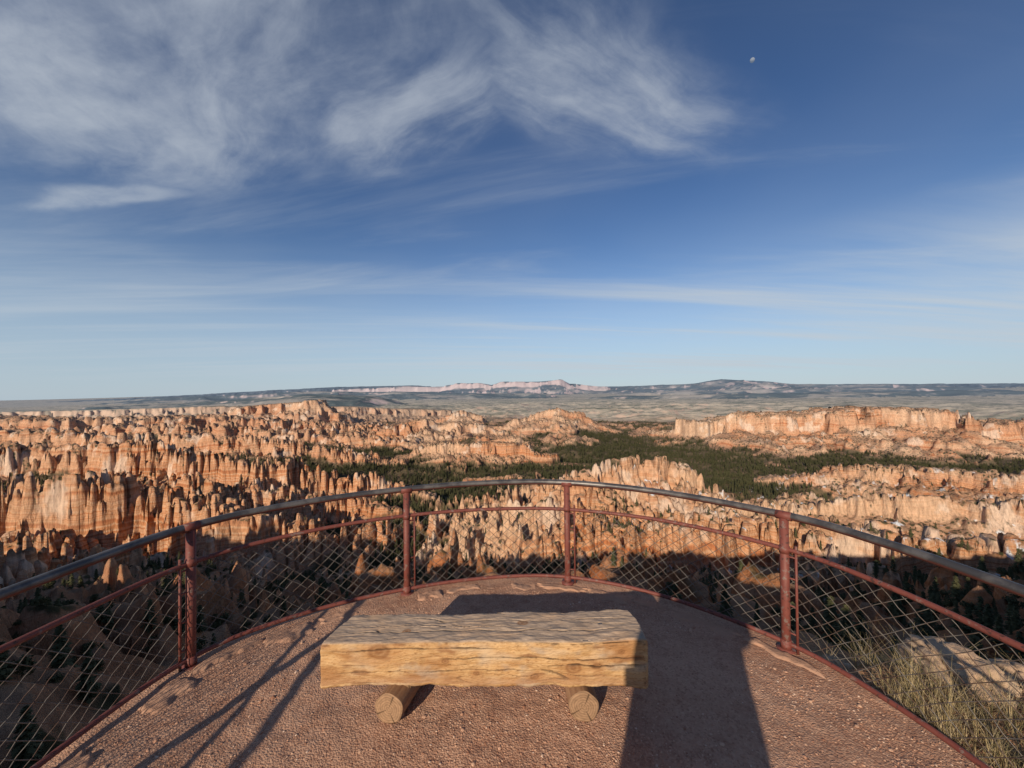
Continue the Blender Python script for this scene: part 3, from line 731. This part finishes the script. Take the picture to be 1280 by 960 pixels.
for k,x in enumerate((-.63,.365)):
    bm=bmesh.new(); bmesh.ops.create_cube(bm,size=1)
    for v in bm.verts: v.co=Vector((v.co.x*.11+x,v.co.y*.13+2.19,v.co.z*.14+.165))
    bmesh.ops.bevel(bm,geom=bm.edges[:],offset=.008,segments=2,affect='EDGES')
    me=bpy.data.meshes.new('saddle'); bm.to_mesh(me); bm.free(); cattr(me,'wood',np.tile([.26,.16,.09],(len(me.vertices),1))); add_obj('leg_saddle_%d'%(k+1),me,wm.m,bench)
print('bench',time.time()-T0)

# ---------------------------------------------------------------- grass and rocks outside the rail
V=[];F=[];CC=[]
r=random.Random(11)
cand=rng.uniform(0,1,(1300,2))
cl=[(2.2+a*1.9,.2+b*3.2) for a,b in cand]
for a in range(60): cl.append((r.uniform(1.9,2.7),r.uniform(2.6,3.4)))
cl=np.array(cl); keep=(np.hypot(cl[:,0],cl[:,1]-np.clip(cl[:,1],-8,1.05))>2.46)&(fbm(cl[:,0],cl[:,1],.6,2,801)>-.12); cl=cl[keep]
hz_=terrain(cl[:,0],cl[:,1],False)
for (x,y),z in zip(cl,hz_):
    nb=r.randrange(10,26); H=r.uniform(.08,.36)
    for _ in range(nb):
        a=r.uniform(0,6.28); sp0=r.uniform(0,.035); le=H*r.uniform(.5,1.15); ln=r.uniform(.15,.9)*le
        bx,by=x+math.cos(a)*sp0,y+math.sin(a)*sp0; a2=a+r.uniform(-.6,.6); wv=.0018
        b=len(V); pxn,pyn=-math.sin(a2)*wv,math.cos(a2)*wv
        for t in(0,.5,1):
            ox_=bx+math.cos(a2)*ln*t*t; oy_=by+math.sin(a2)*ln*t*t; zz_=z-.02+le*t*(1-.25*t)
            w_=1-.85*t; V.append((ox_-pxn*w_,oy_-pyn*w_,zz_)); V.append((ox_+pxn*w_,oy_+pyn*w_,zz_))
        F.append((b,b+1,b+3,b+2)); F.append((b+2,b+3,b+5,b+4))
        c=r.choice([(.42,.32,.17),(.34,.26,.13),(.22,.19,.09),(.50,.40,.24)]); CC+= [c]*6
me=make_mesh('dry_grass',V,F,smooth_shade=False); cattr(me,'c',CC)
gmt=NT('dry_grass'); gmt.l.new(gmt.attr('c','Color'),gmt.b.inputs['Base Color']); add_obj('dry_grass',me,gmt.m)
rk=NT('pale_limestone'); rpp=rk.pos(); rk.l.new(rk.mix(rk.noise(rpp,6,6,.7),(.36,.22,.14),(.62,.47,.33)),rk.b.inputs['Base Color']); rk.l.new(rk.bump(rk.noise(rpp,14,8,.7),.9,.03),rk.b.inputs['Normal'])
def rock(x,y,z,sx,sy,sz,seed):
    bm=bmesh.new(); bmesh.ops.create_icosphere(bm,subdivisions=5,radius=1); P=np.array([v.co[:] for v in bm.verts])
    f1,f2,_=worley(P[:,0]*1.6+P[:,2]*1.1+seed,P[:,1]*1.6-P[:,2],seed)
    n=1+.34*fbm(P[:,0]+seed,P[:,1]+P[:,2]*1.3,.9,5,seed)-.2*(1-smooth(0,.25,f2-f1))
    for v,k in zip(bm.verts,n): v.co=Vector((v.co.x*k*sx+x,v.co.y*k*sy+y,max(-1,v.co.z)*k*sz+z))
    me=bpy.data.meshes.new('boulder'); bm.to_mesh(me); bm.free(); me.polygons.foreach_set('use_smooth',np.ones(len(me.polygons),bool)); return add_obj('boulder',me,rk.m)
def tz(x,y): return float(terrain(np.array([x]),np.array([y]),False)[0])
for x,y,sx,sy,sz,sd in ((3.08,2.72,.20,.32,.16,3),(3.62,2.75,.16,.2,.12,4),(-2.75,2.0,.16,.2,.14,5),(-2.62,2.5,.10,.12,.08,6),(2.75,3.3,.14,.18,.12,9)):
    rock(x,y,tz(x,y)+sz*.3,sx,sy,sz,sd)

# ---------------------------------------------------------------- moon
mm=bpy.data.materials.new('moon'); mm.use_nodes=True; b=mm.node_tree.nodes['Principled BSDF']; b.inputs['Base Color'].default_value=(.15,.17,.20,1); b.inputs['Roughness'].default_value=1; b.inputs['Specular IOR Level'].default_value=0; b.inputs['Emission Color'].default_value=(.55,.7,1,1); b.inputs['Emission Strength'].default_value=.14  # weak blue emission stands in for sky haze over the unlit part
bm=bmesh.new(); bmesh.ops.create_icosphere(bm,subdivisions=3,radius=1); me=bpy.data.meshes.new('moon'); bm.to_mesh(me); bm.free()
me.polygons.foreach_set('use_smooth',np.ones(len(me.polygons),bool))
mo=add_obj('moon',me,mm); D=90000; mo.location=(.640*D,D,.856*D); mo.scale=(520,)*3

# ---------------------------------------------------------------- photographer (casts the shadow beside the bench)
person=bpy.data.objects.new('photographer',None); scene.collection.objects.link(person)
def skinned(name,verts,edges,radii,mat,root=0,sub=2):
    me=bpy.data.meshes.new(name); me.from_pydata(verts,edges,[]); o=add_obj(name,me,mat,person)
    md=o.modifiers.new('skin','SKIN'); md.use_smooth_shade=True
    for i,rr in enumerate(radii): me.skin_vertices[0].data[i].radius=rr if hasattr(rr,'__len__') else (rr,rr)
    me.skin_vertices[0].data[root].use_root=True
    s_=o.modifiers.new('sub','SUBSURF'); s_.levels=sub; s_.render_levels=sub; return o
cloth=NT('jacket_cloth'); cloth.b.inputs['Base Color'].default_value=(.06,.08,.13,1)
skinm=NT('skin'); skinm.b.inputs['Base Color'].default_value=(.5,.3,.22,1)
hairm=NT('hair'); hairm.b.inputs['Base Color'].default_value=(.04,.025,.015,1)
x0,y0=-.10,-.42
Vb=[(0,0,.98),(0,0,1.15),(0,.0,1.32),(0,0,1.47),(0,.01,1.55),
    (.13,0,.90),(.17,.02,.50),(.19,-.02,.09),(.20,.14,.04),
    (-.13,0,.90),(-.17,.02,.50),(-.19,-.02,.09),(-.20,.14,.04),
    (.20,0,1.44),(.31,.08,1.26),(.13,.29,1.60),
    (-.20,0,1.44),(-.31,.08,1.26),(-.13,.29,1.60)]
E=[(0,1),(1,2),(2,3),(3,4),(0,5),(5,6),(6,7),(7,8),(0,9),(9,10),(10,11),(11,12),(3,13),(13,14),(14,15),(3,16),(16,17),(17,18)]
Rd=[(.25,.16),(.25,.16),(.26,.16),(.20,.13),.065,(.16,.14),.115,.075,.05,(.16,.14),.115,.075,.05,.09,.075,.04,.09,.075,.04]
skinned('body',[(a+x0,b_+y0,c) for a,b_,c in Vb],E,Rd,cloth.m)
skinned('head',[(x0,y0+.01,1.54),(x0,y0+.02,1.63),(x0,y0+.03,1.72),(x0,y0+.02,1.80)],[(0,1),(1,2),(2,3)],[.055,.078,.092,.06],skinm.m,2)
skinned('hair',[(x0,y0-.01,1.72),(x0,y0-.01,1.80)],[(0,1)],[.093,.075],hairm.m)
skinned('nose',[(x0,y0+.11,1.70),(x0,y0+.135,1.675)],[(0,1)],[.010,.013],skinm.m)
for sgn in(1,-1):
    hv=[(x0+sgn*.13,y0+.29,1.60),(x0+sgn*.115,y0+.32,1.64),(x0+sgn*.10,y0+.335,1.70)]; he=[(0,1),(1,2)]; hr=[.030,.034,.030]
    for k in range(4):
        b0=len(hv); z=1.655+.022*k; hv+= [(x0+sgn*.098,y0+.345,z),(x0+sgn*.085,y0+.362,z+.004),(x0+sgn*.070,y0+.358,z+.006)]; he+=[(1 if k<2 else 2,b0),(b0,b0+1),(b0+1,b0+2)]; hr+=[.010,.009,.008]
    b0=len(hv); hv+=[(x0+sgn*.09,y0+.318,1.66),(x0+sgn*.072,y0+.325,1.69)]; he+=[(1,b0),(b0,b0+1)]; hr+=[.011,.009]
    skinned('hand_%s'%('r' if sgn>0 else 'l'),hv,he,hr,skinm.m,0,1)
bm=bmesh.new(); bmesh.ops.create_cube(bm,size=1)
for v in bm.verts: v.co=Vector((v.co.x*.15+x0,v.co.y*.009+y0+.345,v.co.z*.075+1.70))
bmesh.ops.bevel(bm,geom=bm.edges[:],offset=.003,segments=2,affect='EDGES'); me=bpy.data.meshes.new('phone'); bm.to_mesh(me); bm.free()
ph=NT('phone_black'); ph.b.inputs['Base Color'].default_value=(.02,.02,.02,1); add_obj('phone',me,ph.m,person)
bm=bmesh.new(); bmesh.ops.create_cube(bm,size=1)  # unseen bag shape, added and sized to widen the person's shadow
bmesh.ops.subdivide_edges(bm,edges=bm.edges[:],cuts=6,use_grid_fill=True)
for v in bm.verts:
    c=v.co; k=1+.12*math.cos(c.y*3)*math.cos(c.z*3)
    v.co=Vector((c.x*.20*k+x0-.28,c.y*.30+y0-.02,c.z*.62*(1-.1*abs(c.x))+.98))
me=bpy.data.meshes.new('shadow_filler_bag'); bm.to_mesh(me); bm.free(); me.polygons.foreach_set('use_smooth',np.ones(len(me.polygons),bool)); add_obj('shadow_filler_bag',me,cloth.m,person)
V=[];F=[]; tube(V,F,[(x0-.34,y0+.12,1.15),(x0-.20,y0+.15,1.34),(x0+.05,y0+.10,1.50),(x0+.12,y0-.02,1.54),(x0+.02,y0-.14,1.45),(x0-.2,y0-.17,1.3),(x0-.34,y0-.12,1.15)],.014,8); add_obj('shadow_filler_strap',make_mesh('shadow_filler_strap',V,F),cloth.m,person)  # strap belonging to the added shadow-filling bag
print('done',time.time()-T0)
